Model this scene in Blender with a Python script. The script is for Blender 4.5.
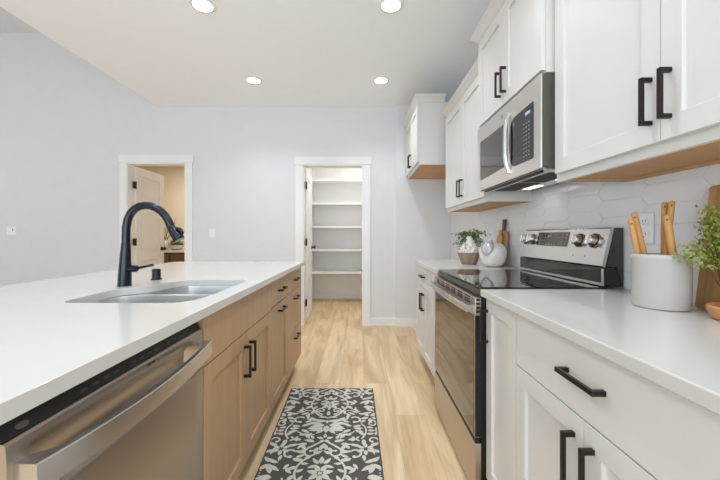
import bpy, bmesh, math, random
from math import sin, cos, pi, radians as R
from mathutils import Vector

random.seed(7)
scene = bpy.context.scene
col = scene.collection
for o in list(bpy.data.objects):
    bpy.data.objects.remove(o, do_unlink=True)

# ------------------------------------------------------------------ camera
H = 1.142
cam_d = bpy.data.cameras.new('camera'); cam = bpy.data.objects.new('camera', cam_d); col.objects.link(cam)
cam.location = (0, 0, H); cam.rotation_euler = (R(90), 0, 0)
cam_d.sensor_width = 36; cam_d.lens = 330 / 720 * 36; cam_d.shift_y = -4.3 / 720
cam_d.clip_start = .02; cam_d.clip_end = 100
scene.camera = cam

# ------------------------------------------------------------------ world, lights, exposure
world = bpy.data.worlds.new('sky'); scene.world = world; world.use_nodes = True
bgn = world.node_tree.nodes['Background']; bgn.inputs[0].default_value = (.86, .92, 1, 1); bgn.inputs[1].default_value = 1.6

def area(name, loc, rot, sx, sy, power, color=(1, 1, 1)):
    d = bpy.data.lights.new(name, 'AREA'); d.shape = 'RECTANGLE'; d.size = sx; d.size_y = sy
    d.energy = power; d.color = color
    o = bpy.data.objects.new(name, d); col.objects.link(o); o.location = loc; o.rotation_euler = rot
    return o
area('side_daylight_fill', (-5.90, 1.1, 1.75), (0, R(-105), 0), 2.3, 4.6, 24, (.79, .905, 1))  # daylight from the unseen left side, tilted up as added ceiling fill
area('rear_daylight_fill', (-1.0, -2.70, 1.55), (R(116), 0, 0), 4.0, 2.3, 128, (.79, .905, 1))  # fill added behind the camera, tilted up in place of flash bounced off the ceiling
CAN_POWER = 10.5
scene.view_settings.view_transform = 'Standard'; scene.view_settings.look = 'None'
scene.view_settings.exposure = -0.24; scene.view_settings.gamma = 1; scene.view_settings.use_curve_mapping = False
scene.cycles.use_denoising = True
scene.cycles.max_bounces = 10; scene.cycles.diffuse_bounces = 6; scene.cycles.sample_clamp_indirect = 6

# ------------------------------------------------------------------ materials
def lin(c):
    return tuple((x / 255 / 12.92 if x / 255 <= .04045 else ((x / 255 + .055) / 1.055) ** 2.4) for x in c) + (1,)

def mat(name, c, rough=.5, metal=0, spec=.5, emit=0, var=0, vscale=(8, 8, 8), bump=0, bscale=60, alpha=1, coat=0):
    m = bpy.data.materials.new(name); m.use_nodes = True
    nt = m.node_tree; b = nt.nodes['Principled BSDF']
    base = lin(c)
    b.inputs['Base Color'].default_value = base
    b.inputs['Roughness'].default_value = rough; b.inputs['Metallic'].default_value = metal
    b.inputs['Specular IOR Level'].default_value = spec
    b.inputs['Coat Weight'].default_value = coat
    tc = nt.nodes.new('ShaderNodeTexCoord'); mp = nt.nodes.new('ShaderNodeMapping')
    nt.links.new(tc.outputs['Object'], mp.inputs['Vector'])
    mp.inputs['Scale'].default_value = vscale
    nz = nt.nodes.new('ShaderNodeTexNoise'); nz.inputs['Scale'].default_value = 1; nz.inputs['Detail'].default_value = 4
    nt.links.new(mp.outputs['Vector'], nz.inputs['Vector'])
    cr = nt.nodes.new('ShaderNodeValToRGB')
    v = max(var, .012)
    cr.color_ramp.elements[0].position = .3; cr.color_ramp.elements[1].position = .7
    cr.color_ramp.elements[0].color = tuple(x * (1 - v) for x in base[:3]) + (1,)
    cr.color_ramp.elements[1].color = tuple(min(1, x * (1 + v)) for x in base[:3]) + (1,)
    nt.links.new(nz.outputs['Fac'], cr.inputs['Fac']); nt.links.new(cr.outputs['Color'], b.inputs['Base Color'])
    if emit:
        b.inputs['Emission Color'].default_value = base; b.inputs['Emission Strength'].default_value = emit
    if bump:
        n2 = nt.nodes.new('ShaderNodeTexNoise'); n2.inputs['Scale'].default_value = bscale
        nt.links.new(tc.outputs['Object'], n2.inputs['Vector'])
        bp = nt.nodes.new('ShaderNodeBump'); bp.inputs['Strength'].default_value = bump; bp.inputs['Distance'].default_value = .002
        nt.links.new(n2.outputs['Fac'], bp.inputs['Height']); nt.links.new(bp.outputs['Normal'], b.inputs['Normal'])
    return m

def steel(name, c, rough, stretch):
    m = bpy.data.materials.new(name); m.use_nodes = True
    nt = m.node_tree; b = nt.nodes['Principled BSDF']
    b.inputs['Base Color'].default_value = lin(c); b.inputs['Metallic'].default_value = 1
    tc = nt.nodes.new('ShaderNodeTexCoord'); mp = nt.nodes.new('ShaderNodeMapping'); mp.inputs['Scale'].default_value = stretch
    nt.links.new(tc.outputs['Object'], mp.inputs['Vector'])
    nz = nt.nodes.new('ShaderNodeTexNoise'); nz.inputs['Scale'].default_value = 1; nz.inputs['Detail'].default_value = 3
    nt.links.new(mp.outputs['Vector'], nz.inputs['Vector'])
    mr = nt.nodes.new('ShaderNodeMapRange'); mr.inputs['To Min'].default_value = rough - .02; mr.inputs['To Max'].default_value = rough + .03
    nt.links.new(nz.outputs['Fac'], mr.inputs['Value']); nt.links.new(mr.outputs['Result'], b.inputs['Roughness'])
    bp = nt.nodes.new('ShaderNodeBump'); bp.inputs['Strength'].default_value = .012; bp.inputs['Distance'].default_value = .001
    nt.links.new(nz.outputs['Fac'], bp.inputs['Height']); nt.links.new(bp.outputs['Normal'], b.inputs['Normal'])
    return m

def wood(name, c, grain=(30, 30, 1.6), var=.16, rough=.45):
    m = bpy.data.materials.new(name); m.use_nodes = True
    nt = m.node_tree; b = nt.nodes['Principled BSDF']; b.inputs['Roughness'].default_value = rough
    base = lin(c)
    tc = nt.nodes.new('ShaderNodeTexCoord'); mp = nt.nodes.new('ShaderNodeMapping'); mp.inputs['Scale'].default_value = grain
    nt.links.new(tc.outputs['Object'], mp.inputs['Vector'])
    nz = nt.nodes.new('ShaderNodeTexNoise'); nz.inputs['Scale'].default_value = 1; nz.inputs['Detail'].default_value = 6
    nz.inputs['Distortion'].default_value = .6
    nt.links.new(mp.outputs['Vector'], nz.inputs['Vector'])
    cr = nt.nodes.new('ShaderNodeValToRGB'); e = cr.color_ramp.elements
    e[0].position = .25; e[1].position = .75
    e[0].color = (base[0] * (1 - var), base[1] * (1 - 1.15 * var), base[2] * (1 - 1.3 * var), 1)
    e[1].color = tuple(min(1, x * (1 + var * .8)) for x in base[:3]) + (1,)
    nt.links.new(nz.outputs['Fac'], cr.inputs['Fac']); nt.links.new(cr.outputs['Color'], b.inputs['Base Color'])
    return m

def floor_mat():
    m = bpy.data.materials.new('oak_plank'); m.use_nodes = True
    nt = m.node_tree; b = nt.nodes['Principled BSDF']; b.inputs['Roughness'].default_value = .42
    L = nt.links.new
    tc = nt.nodes.new('ShaderNodeTexCoord')
    mp = nt.nodes.new('ShaderNodeMapping'); mp.inputs['Rotation'].default_value = (0, 0, R(90)); L(tc.outputs['Object'], mp.inputs['Vector'])
    br = nt.nodes.new('ShaderNodeTexBrick'); L(mp.outputs['Vector'], br.inputs['Vector'])
    br.offset = .37; br.inputs['Scale'].default_value = 1; br.inputs['Brick Width'].default_value = 1.22; br.inputs['Row Height'].default_value = .19
    br.inputs['Mortar Size'].default_value = .0012; br.inputs['Mortar Smooth'].default_value = .3; br.inputs['Bias'].default_value = 0
    br.inputs['Color1'].default_value = lin((234, 211, 173)); br.inputs['Color2'].default_value = lin((220, 193, 152)); br.inputs['Mortar'].default_value = lin((196, 164, 122))
    # a different grain phase in every plank
    sep = nt.nodes.new('ShaderNodeSeparateColor'); L(br.outputs['Color'], sep.inputs['Color'])
    mu = nt.nodes.new('ShaderNodeMath'); mu.operation = 'MULTIPLY'; mu.inputs[1].default_value = 61; L(sep.outputs['Red'], mu.inputs[0])
    m2 = nt.nodes.new('ShaderNodeMapping'); m2.inputs['Scale'].default_value = (9, 1.0, 1); L(tc.outputs['Object'], m2.inputs['Vector'])
    cb = nt.nodes.new('ShaderNodeCombineXYZ'); L(mu.outputs[0], cb.inputs['Z']); L(mu.outputs[0], cb.inputs['Y'])
    va = nt.nodes.new('ShaderNodeVectorMath'); L(m2.outputs['Vector'], va.inputs[0]); L(cb.outputs['Vector'], va.inputs[1])
    n1 = nt.nodes.new('ShaderNodeTexNoise'); n1.inputs['Scale'].default_value = 1; n1.inputs['Detail'].default_value = 5; n1.inputs['Distortion'].default_value = 1.2
    L(va.outputs['Vector'], n1.inputs['Vector'])
    r1 = nt.nodes.new('ShaderNodeValToRGB'); r1.color_ramp.elements[0].position = .30; r1.color_ramp.elements[1].position = .62
    r1.color_ramp.elements[0].color = (.62, .53, .42, 1); r1.color_ramp.elements[1].color = (1, 1, 1, 1)
    L(n1.outputs['Fac'], r1.inputs['Fac'])
    m3 = nt.nodes.new('ShaderNodeMapping'); m3.inputs['Scale'].default_value = (90, 3.5, 1); L(tc.outputs['Object'], m3.inputs['Vector'])
    n2 = nt.nodes.new('ShaderNodeTexNoise'); n2.inputs['Scale'].default_value = 1; n2.inputs['Detail'].default_value = 4; L(m3.outputs['Vector'], n2.inputs['Vector'])
    r2 = nt.nodes.new('ShaderNodeValToRGB'); r2.color_ramp.elements[0].position = .3; r2.color_ramp.elements[1].position = .6
    r2.color_ramp.elements[0].color = (.90, .87, .82, 1); r2.color_ramp.elements[1].color = (1, 1, 1, 1); L(n2.outputs['Fac'], r2.inputs['Fac'])
    x1 = nt.nodes.new('ShaderNodeMixRGB'); x1.blend_type = 'MULTIPLY'; x1.inputs[0].default_value = .75; L(br.outputs['Color'], x1.inputs[1]); L(r1.outputs['Color'], x1.inputs[2])
    x2 = nt.nodes.new('ShaderNodeMixRGB'); x2.blend_type = 'MULTIPLY'; x2.inputs[0].default_value = 1; L(x1.outputs[0], x2.inputs[1]); L(r2.outputs['Color'], x2.inputs[2])
    L(x2.outputs[0], b.inputs['Base Color'])
    return m

def pane_mat():
    m = bpy.data.materials.new('clear_glass'); m.use_nodes = True; nt = m.node_tree; nt.nodes.clear()
    o = nt.nodes.new('ShaderNodeOutputMaterial'); t = nt.nodes.new('ShaderNodeBsdfTransparent'); g = nt.nodes.new('ShaderNodeBsdfGlossy')
    g.inputs['Roughness'].default_value = .02; mx = nt.nodes.new('ShaderNodeMixShader'); mx.inputs[0].default_value = .06
    nt.links.new(t.outputs[0], mx.inputs[1]); nt.links.new(g.outputs[0], mx.inputs[2]); nt.links.new(mx.outputs[0], o.inputs[0])
    return m

M = dict(
    wall=mat('wall_paint', (224, 224, 226), .7, bump=.08, bscale=220),
    ceiling=mat('ceiling_paint', (250, 251, 254), .8, bump=.12, bscale=160),
    trim=mat('trim_paint', (238, 238, 238), .4),
    bathwall=mat('beige_paint', (226, 215, 194), .8),
    cab=mat('white_cabinet_paint', (219, 217, 213), .32),
    quartz=mat('white_quartz', (206, 204, 200), .14, var=.025, vscale=(3, 3, 3)),
    island=wood('stained_maple', (182, 150, 113), (26, 26, 1.5), .10, .4),
    raw=wood('birch_plywood', (198, 156, 106), (2, 24, 24), .10, .55),
    toe=wood('toe_kick_wood', (104, 78, 50), (2, 2, 20), .1, .6),
    pull=mat('oil_rubbed_bronze', (46, 40, 36), .38, .6),
    steel=steel('brushed_steel', (196, 197, 200), .26, (2, 2, 260)),
    steelh=steel('brushed_steel_trim', (206, 206, 207), .22, (160, 2, 160)),
    sink=steel('satin_steel', (222, 222, 222), .3, (6, 60, 6)),
    glass=mat('black_glass', (14, 13, 12), .04, coat=.3),
    ovenglass=mat('oven_glass', (30, 24, 19), .03, spec=.7, coat=.5),
    black=mat('black_plastic', (15, 15, 14), .45),
    dark=mat('dark_enamel', (62, 60, 54), .35),
    gun=mat('gunmetal', (52, 54, 60), .24, .85),
    steeld=steel('soft_brushed_steel', (194, 184, 173), .32, (2, 160, 2)),
    casing=mat('grey_brown_casing', (84, 82, 74), .45),
    steelw=steel('pale_brushed_steel', (222, 220, 216), .3, (2, 2, 160)),
    grout=mat('tile_grout', (226, 226, 225), .8),
    tile=mat('glazed_white_tile', (230, 231, 233), .16, var=.02, vscale=(4, 4, 4)),
    floor=floor_mat(),
    rug=mat('charcoal_pile', (88, 85, 81), .95, spec=.1, var=.18, vscale=(300, 300, 300)),
    rugl=mat('ivory_pile', (204, 199, 190), .95, spec=.1, var=.06, vscale=(300, 300, 300)),
    plate=mat('white_plastic', (240, 240, 242), .35),
    slot=mat('socket_slots', (90, 90, 90), .6),
    crock=mat('white_glazed_stoneware', (188, 185, 180), .25),
    spoon=wood('beech', (200, 150, 88), (40, 40, 6), .12, .5),
    board=wood('acacia', (176, 136, 86), (3, 30, 2), .3, .5),
    bowlw=wood('teak', (196, 138, 84), (20, 20, 30), .15, .45),
    dboard=wood('walnut', (92, 62, 42), (20, 20, 3), .2, .5),
    lboard=wood('bamboo', (206, 156, 92), (20, 20, 3), .12, .5),
    leaf=mat('fern_green', (138, 148, 62), .5, var=.3, vscale=(30, 30, 30)),
    leaf2=mat('trailing_green', (92, 110, 68), .55, var=.35, vscale=(40, 40, 40)),
    stem=mat('stem_brown', (70, 56, 34), .6),
    soil=mat('potting_soil', (60, 46, 34), .9, var=.3, vscale=(60, 60, 60)),
    clay=mat('washed_wood_bowl', (150, 128, 112), .7, var=.18, vscale=(30, 30, 12)),
    bead=mat('white_pebble', (236, 233, 226), .5),
    ceram=mat('mottled_ceramic', (222, 219, 212), .18, var=.14, vscale=(16, 16, 16)),
    ceramg=mat('silver_glaze', (186, 184, 182), .25, .2, var=.2, vscale=(40, 40, 40)),
    led=mat('lit_diffuser', (255, 252, 244), .5, emit=9),
    hood=mat('lit_hood_lamp', (255, 250, 240), .5, emit=2.2),
    mark=mat('printed_legend', (170, 170, 168), .5),
    lcd=mat('lit_display', (120, 150, 200), .4, emit=.8),
    pane=pane_mat(),
    vanity=wood('vanity_wood', (98, 72, 52), (30, 3, 3), .2, .5),
)

# ------------------------------------------------------------------ helpers
class MB:
    def __init__(s): s.bm = bmesh.new()
    def v(s, p): return s.bm.verts.new(p)
    def face(s, pts, mi=0):
        f = s.bm.faces.new([s.v(p) for p in pts]); f.material_index = mi; return f
    def box(s, x0, x1, y0, y1, z0, z1, mi=0):
        x0, x1 = sorted((x0, x1)); y0, y1 = sorted((y0, y1)); z0, z1 = sorted((z0, z1))
        c = [s.v((x, y, z)) for z in (z0, z1) for x, y in ((x0, y0), (x1, y0), (x1, y1), (x0, y1))]
        for f in ((3, 2, 1, 0), (4, 5, 6, 7), (0, 1, 5, 4), (1, 2, 6, 5), (2, 3, 7, 6), (3, 0, 4, 7)):
            s.bm.faces.new([c[i] for i in f]).material_index = mi
        return s
    def fbox(s, F, s0, s1, d0, d1, z0, z1, mi=0):
        a = F(s0, d0, z0); b = F(s1, d1, z1)
        return s.box(a[0], b[0], a[1], b[1], a[2], b[2], mi)
    def tube(s, pts, rad, n=12, cap=True, mi=0, ref=None):
        pts = [Vector(p) for p in pts]
        if not hasattr(rad, '__len__'): rad = [rad] * len(pts)
        rings = []; up = None
        for i, p in enumerate(pts):
            t = (pts[min(i + 1, len(pts) - 1)] - pts[max(i - 1, 0)]).normalized()
            if up is None:
                a = Vector((0, 0, 1)) if abs(t.z) < .9 else Vector((1, 0, 0))
                up = t.cross(a).normalized()
            up = (up - t * up.dot(t)).normalized(); w = t.cross(up)
            rings.append([s.v(p + (up * cos(2 * pi * k / n) + w * sin(2 * pi * k / n)) * rad[i]) for k in range(n)])
        for a, b in zip(rings, rings[1:]):
            for k in range(n):
                s.bm.faces.new((a[k], a[(k + 1) % n], b[(k + 1) % n], b[k])).material_index = mi
        if cap:
            s.bm.faces.new(rings[0][::-1]).material_index = mi; s.bm.faces.new(rings[-1]).material_index = mi
        return s
    def lathe(s, prof, c=(0, 0, 0), n=32, mi=0, fn=None):
        rings = []
        for r, z in prof:
            if r < 1e-5: rings.append([s.v((c[0], c[1], c[2] + z))])
            else:
                rings.append([s.v((c[0] + r * (fn(k, z) if fn else 1) * cos(2 * pi * k / n), c[1] + r * (fn(k, z) if fn else 1) * sin(2 * pi * k / n), c[2] + z)) for k in range(n)])
        for a, b in zip(rings, rings[1:]):
            for k in range(n):
                k2 = (k + 1) % n
                if len(a) == 1 and len(b) == 1: continue
                if len(a) == 1: f = (a[0], b[k2], b[k])
                elif len(b) == 1: f = (a[k], a[k2], b[0])
                else: f = (a[k], a[k2], b[k2], b[k])
                s.bm.faces.new(f).material_index = mi
        return s
    def prism(s, loop, off, mi=0):
        a = [s.v(p) for p in loop]; b = [s.v(Vector(p) + Vector(off)) for p in loop]
        s.bm.faces.new(a).material_index = mi; s.bm.faces.new(b[::-1]).material_index = mi
        for i in range(len(a)):
            j = (i + 1) % len(a); s.bm.faces.new((a[i], b[i], b[j], a[j])).material_index = mi
        return s
    def loft(s, rows, close=False, mi=0):
        vs = [[s.v(p) for p in r] for r in rows]
        n = len(vs[0])
        for a, b in zip(vs, vs[1:]):
            for k in range(n if close else n - 1):
                s.bm.faces.new((a[k], a[(k + 1) % n], b[(k + 1) % n], b[k])).material_index = mi
        return vs
    def build(s, name, mats, parent=None, smooth=False, bev=0, recalc=True):
        bm = s.bm
        if recalc: bmesh.ops.recalc_face_normals(bm, faces=bm.faces)
        if parent is not None: org = wloc(parent)
        else:
            xs = [v.co for v in bm.verts]
            org = Vector(((min(p.x for p in xs) + max(p.x for p in xs)) / 2, (min(p.y for p in xs) + max(p.y for p in xs)) / 2, min(p.z for p in xs)))
        for v in bm.verts: v.co -= org
        me = bpy.data.meshes.new(name)
        if smooth:
            for f in bm.faces: f.smooth = True
            for e in bm.edges:
                if len(e.link_faces) == 2 and e.calc_face_angle(0) > R(38): e.smooth = False
        bm.to_mesh(me); bm.free()
        o = bpy.data.objects.new(name, me); col.objects.link(o)
        for m in (mats if isinstance(mats, (list, tuple)) else [mats]): me.materials.append(m)
        if parent is not None: o.parent = parent
        else: o.location = org
        if bev:
            b = o.modifiers.new('edge', 'BEVEL'); b.width = bev; b.segments = 2; b.limit_method = 'ANGLE'; b.angle_limit = R(40)
        return o

def wloc(o):
    p = Vector(o.location)
    while o.parent: o = o.parent; p += Vector(o.location)
    return p
def thing(name, label, cat, loc, group=None):
    o = bpy.data.objects.new(name, None); col.objects.link(o); o.location = loc; o.empty_display_size = .05
    return tag(o, label, cat, group)
def tag(o, label, cat, group=None):
    o['label'] = label; o['category'] = cat
    if group: o['group'] = group
    return o
def struct(o):
    o['kind'] = 'structure'; return o
def at(u, v, Y):      # a point of the place seen in that direction at depth Y
    return Vector(((u - 360) * Y / 330, Y, H + (235.7 - v) * Y / 330))
def copy_tree(o, parent=None):
    c = o.copy(); col.objects.link(c)
    if parent is not None: c.parent = parent
    for ch in list(o.children): copy_tree(ch, c)
    return c
def rounded(pts, rad, n=6):
    out = []
    N = len(pts)
    for i in range(N):
        p = Vector(pts[i]); a = Vector(pts[i - 1]) - p; b = Vector(pts[(i + 1) % N]) - p
        r = rad[i] if hasattr(rad, '__len__') else rad
        if r <= 0: out.append(tuple(p)); continue
        r = min(r, a.length * .49, b.length * .49)
        a = p + a.normalized() * r; b = p + b.normalized() * r
        for k in range(n + 1):
            t = k / n; q = a * (1 - t) ** 2 + p * 2 * t * (1 - t) + b * t ** 2
            out.append(tuple(q))
    return out

# ------------------------------------------------------------------ setting: dimensions
YB = 4.19; WT = .11; XW = 1.14; ZC = 2.775; ZL = 3.716; XK = -2.565; XL = -6.0; YF = -2.8
XJ = .444; YJ = 4.15                       # the wall behind the fridge space stands a little forward
P0, P1, PH = -.726, .038, 2.04             # pantry opening
B0, B1, BH = -2.958, -2.209, 2.065         # bathroom opening
YBI = YB + WT

o = struct(MB().box(XL, 1.5, YF, 7.0, -.05, 0).build('floor', M['floor']))
o = struct(MB().box(XK, XW + .2, YF, YB, ZC, ZL + .1).build('ceiling', M['ceiling']))
struct(MB().box(XL, XK, YF, YB, ZL, ZL + .1).build('ceiling_living', M['wall']))  # darker wall paint stands in for the shade on this higher ceiling
w = MB()
w.box(XL, B0, YB, YBI, 0, ZL); w.box(B0, B1, YB, YBI, BH, 2.8); w.box(B0, XK, YB, YBI, 2.8, ZL)
w.box(B1, P0, YB, YBI, 0, ZC); w.box(P0, P1, YB, YBI, PH, ZC); w.box(P1, XW + .1, YB, YBI, 0, ZC)
w.box(XJ, XW + .1, YJ, YB, 0, ZC)
struct(w.build('wall_back', M['wall']))
struct(MB().box(XW, XW + .1, YF, YJ, 0, ZC).build('wall_right', M['wall']))
# left wall of the living area, with windows
w = MB(); wins = [(-1.2, 1.0), (1.3, 3.4)]
w.box(XL - .1, XL, YF, YB, 0, .6); w.box(XL - .1, XL, YF, YB, 2.9, ZL)
ys = [YF] + [y for p in wins for y in p] + [YB]
for a, b in zip(ys[::2], ys[1::2]): w.box(XL - .1, XL, a, b, .6, 2.9)
struct(w.build('wall_left', M['wall']))
for k, (a, b) in enumerate(wins):
    f = MB()
    for y in (a, (a + b) / 2 - .02, b - .04): f.box(XL - .07, XL - .02, y, y + .04, .6, 2.9)
    f.box(XL - .07, XL - .02, a, b, .6, .64); f.box(XL - .07, XL - .02, a, b, 2.86, 2.9)
    wo = struct(f.build('window_%d' % (k + 1), M['trim']))
    MB().box(XL - .05, XL - .045, a, b, .6, 2.9).build('pane', M['pane'], wo)
# wall behind the camera, with a wide glazed opening
w = MB(); g0, g1 = -4.3, 1.1
w.box(XL, g0, YF - .1, YF, 0, ZL); w.box(g1, XW + .1, YF - .1, YF, 0, ZL); w.box(g0, g1, YF - .1, YF, 2.4, ZL)
struct(w.build('wall_front', M['wall']))
f = MB()
for x in (g0, -2.5, -.7, g1 - .05): f.box(x, x + .05, YF - .08, YF - .02, 0, 2.4)
f.box(g0, g1, YF - .08, YF - .02, 2.35, 2.4); f.box(g0, g1, YF - .08, YF - .02, 0, .05)
wo = struct(f.build('window_3', M['trim'])); MB().box(g0, g1, YF - .055, YF - .05, .05, 2.35).build('pane', M['pane'], wo)

# door casings (craftsman heads) and baseboards
def casing(name, x0, x1, top, wdt):
    m = MB()
    m.box(x0 - wdt, x0, YB - .018, YB, 0, top); m.box(x1, x1 + wdt, YB - .018, YB, 0, top)
    m.box(x0 - wdt - .012, x1 + wdt + .012, YB - .024, YB, top, top + .10)
    m.box(x0, x0 + .012, YB - .012, YBI + .012, 0, top); m.box(x1 - .012, x1, YB - .012, YBI + .012, 0, top); m.box(x0, x1, YB - .012, YBI + .012, top - .015, top)
    return struct(m.build(name, M['trim'], bev=.002))
casing('trim_1', P0, P1, PH, .09); casing('trim_2', B0, B1, BH, .085)
def base(name, boxes):
    m = MB()
    for b in boxes: m.box(*b, 0, .10)
    return struct(m.build(name, M['trim'], bev=.003))
base('baseboard_back', [(XL, B0 - .085, YB - .015, YB), (B1 + .085, P0 - .09, YB - .015, YB), (P1 + .09, XJ, YB - .015, YB), (XJ - .015, XJ, YJ - .015, YB - .015), (XJ, XW, YJ - .015, YJ)])
base('baseboard_right', [(XW - .015, XW, 3.17, YJ - .015)])

# pantry
PX0, PX1, PY = -.86, .62, 5.98
w = MB(); w.box(PX0 - .05, PX1 + .05, PY, PY + .05, 0, 2.6); w.box(PX0 - .05, PX0, YBI, PY, 0, 2.6); w.box(PX1, PX1 + .05, YBI, PY, 0, 2.6); w.box(PX0, PX1, YBI, PY, 2.6, 2.65)
struct(w.build('wall_pantry', M['trim']))
base('baseboard_pantry', [(PX0, PX1, PY - .015, PY)])
ordn = ['topmost', 'second from the top', 'middle one', 'second from the floor', 'lowest']
for k, z in enumerate((2.10, 1.703, 1.306, .912, .528)):
    m = MB(); m.box(PX0, PX1, 5.58, PY, z - .02, z); m.box(PX0, PX1, 5.575, 5.58, z - .034, z + .002)
    tag(m.build('pantry_shelf', M['trim'], bev=.001), 'white pantry shelf inside the open doorway, %s of the five' % ordn[k], 'shelf', 'pantry shelves')
pl = area('pantry_ceiling_light', (0, 5.0, 2.56), (0, 0, 0), .5, .5, 17, (1, .95, .85))
# bathroom
BX0, BX1, BY = -4.9, -1.7, 6.7
w = MB(); w.box(BX0, BX1, BY, BY + .05, 0, 2.6); w.box(BX0 - .05, BX0, YBI, BY, 0, 2.6); w.box(BX1, BX1 + .05, YBI, BY, 0, 2.6); w.box(BX0, BX1, YBI, BY, 2.6, 2.65)
struct(w.build('wall_bathroom', M['bathwall']))
area('bathroom_ceiling_light', (-3.0, 5.6, 2.56), (0, 0, 0), .4, .4, 34, (1, .95, .87))

def panel_door(name, hx, y0, wdt, top, kz):
    """an open door standing square to the wall; front face towards +x"""
    m = MB(); t = .035; x1 = hx + t
    m.box(hx, hx + t - .012, y0, y0 + wdt, .012, top)
    st = .105; rails = [(.012, .20), (.80, .92), (top - .11, top)]
    xa = hx + t - .012
    for a, b in rails: m.box(xa, x1, y0 + st, y0 + wdt - st, a, b)
    m.box(xa, x1, y0, y0 + st, .012, top); m.box(xa, x1, y0 + wdt - st, y0 + wdt, .012, top)
    for a, b in ((.20, .80), (.92, top - .11)): m.box(xa, x1 - .005, y0 + st + .03, y0 + wdt - st - .03, a + .03, b - .03)
    d = struct(m.build(name, M['trim'], bev=.003))
    for z in (.27, 1.06, 1.80):
        h = MB(); h.box(x1 + .0005, x1 + .005, y0 - .062, y0 - .006, z - .045, z + .045); h.tube([(x1 + .006, y0 - .004, z - .05), (x1 + .006, y0 - .004, z + .05)], .007, 8); h.build('hinge', M['pull'], d)
    kn = MB(); ky = y0 + wdt - .065
    for sx, xx in ((1, x1), (-1, hx)):
        kn.tube([(xx, ky, kz), (xx + sx * .008, ky, kz)], .03, 16); kn.tube([(xx, ky, kz), (xx + sx * .03, ky, kz)], .011, 10)
        kn.tube([(xx + sx * .03, ky, kz), (xx + sx * .036, ky, kz), (xx + sx * .05, ky, kz), (xx + sx * .058, ky, kz)], [.016, .026, .026, .014], 16)
    kn.build('knob', M['pull'], d, smooth=True)
    return d
panel_door('door_1', P0 - .023, YBI + .02, .68, PH - .02, .97).rotation_euler.z = R(2)
panel_door('door_2', B0 - .023, YBI + .02, .66, BH - .02, .95).rotation_euler.z = R(2)

# ------------------------------------------------------------------ backsplash of long hexagonal tiles
def backsplash():
    y0, y1, z0, z1 = .2, 3.14, .914, 1.44
    m = MB(); m.box(XW - .004, XW, y0, y1, z0, z1, 0)
    a, p, h, g = .206, .032, .0785, .0014
    step = a + p
    ycs = [1.20 + step * k for k in range(-5, 10)]
    for k, yc in enumerate(ycs):
        off = 0 if (k - 5) % 2 == 0 else h / 2
        for j in range(-1, 9):
            zc = 1.302 - 5 * h + h * j + off
            if zc < z0 - h or zc > z1 + h / 2: continue
            pts = [(yc - a / 2 + g * .4, zc + h / 2 - g), (yc + a / 2 - g * .4, zc + h / 2 - g), (yc + a / 2 + p - g * 1.2, zc), (yc + a / 2 - g * .4, zc - h / 2 + g), (yc - a / 2 + g * .4, zc - h / 2 + g), (yc - a / 2 - p + g * 1.2, zc)]
            # clip against the field
            def clip(poly, f):
                out = []
                for i in range(len(poly)):
                    A, B = poly[i - 1], poly[i]; fa, fb = f(A), f(B)
                    if (fa >= 0) != (fb >= 0):
                        t = fa / (fa - fb); out.append((A[0] + (B[0] - A[0]) * t, A[1] + (B[1] - A[1]) * t))
                    if fb >= 0: out.append(B)
                return out
            for f in (lambda q: q[1] - z0 - .001, lambda q: z1 - q[1], lambda q: q[0] - y0, lambda q: y1 - q[0]):
                if pts: pts = clip(pts, f)
            if len(pts) < 3: continue
            cy = sum(q[0] for q in pts) / len(pts); cz = sum(q[1] for q in pts) / len(pts)
            t1 = random.uniform(-.0004, .0004); t2 = random.uniform(-.0004, .0004)
            A = [m.v((XW - .004, y, z)) for y, z in pts]
            B = [m.v((XW - .0052, y, z)) for y, z in pts]
            C = [m.v((XW - .0062 + t1 * (y - cy) * 8 + t2 * (z - cz) * 14, y + (cy - y) * .012, z + (cz - z) * .03)) for y, z in pts]
            n = len(pts)
            for r0, r1 in ((A, B), (B, C)):
                for i in range(n): m.bm.faces.new((r0[i], r0[(i + 1) % n], r1[(i + 1) % n], r1[i])).material_index = 1
            m.bm.faces.new(C).material_index = 1
    o = m.build('backsplash_tiles', [M['grout'], M['tile']])
    struct(o)
backsplash()

# ------------------------------------------------------------------ cabinet parts
def face(xf, sgn):
    return lambda s, d, z: (xf + sgn * d, s, z)
def shaker(F, s0, s1, z0, z1, material, parent, name='door', st=.058, t=.02, rec=.011):
    m = MB()
    def ring(ds, dz, d): return [F(a, d, b) for a, b in ((s0 + ds, z0 + dz), (s1 - ds, z0 + dz), (s1 - ds, z1 - dz), (s0 + ds, z1 - dz))]
    rows = [ring(0, 0, .001), ring(0, 0, t), ring(st, st, t), ring(st + .0006, st + .0006, t - rec)]
    vs = m.loft(rows, True)
    m.bm.faces.new(vs[0]); m.bm.faces.new(vs[-1])
    return m.build(name, material, parent, bev=.001)
def slab(F, s0, s1, z0, z1, material, parent, name='drawer', t=.02):
    return MB().fbox(F, s0, s1, .001, t, z0, z1).build(name, material, parent, bev=.002)
def pull(F, s, z, length, parent, vertical=True, t=.02, name='handle'):
    """square bar pull"""
    m = MB(); q = .006; out = .032; l = length / 2
    if vertical:
        m.fbox(F, s - q, s + q, t + out - .009, t + out, z - l, z + l)
        for e in (-1, 1): m.fbox(F, s - q, s + q, t, t + out - .009, z + e * (l - q) - q, z + e * (l - q) + q)
    else:
        m.fbox(F, s - l, s + l, t + out - .009, t + out, z - q, z + q)
        for e in (-1, 1): m.fbox(F, s + e * (l - q) - q, s + e * (l - q) + q, t, t + out - .009, z - q, z + q)
    return m.build(name, M['pull'], parent, bev=.001)

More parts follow.
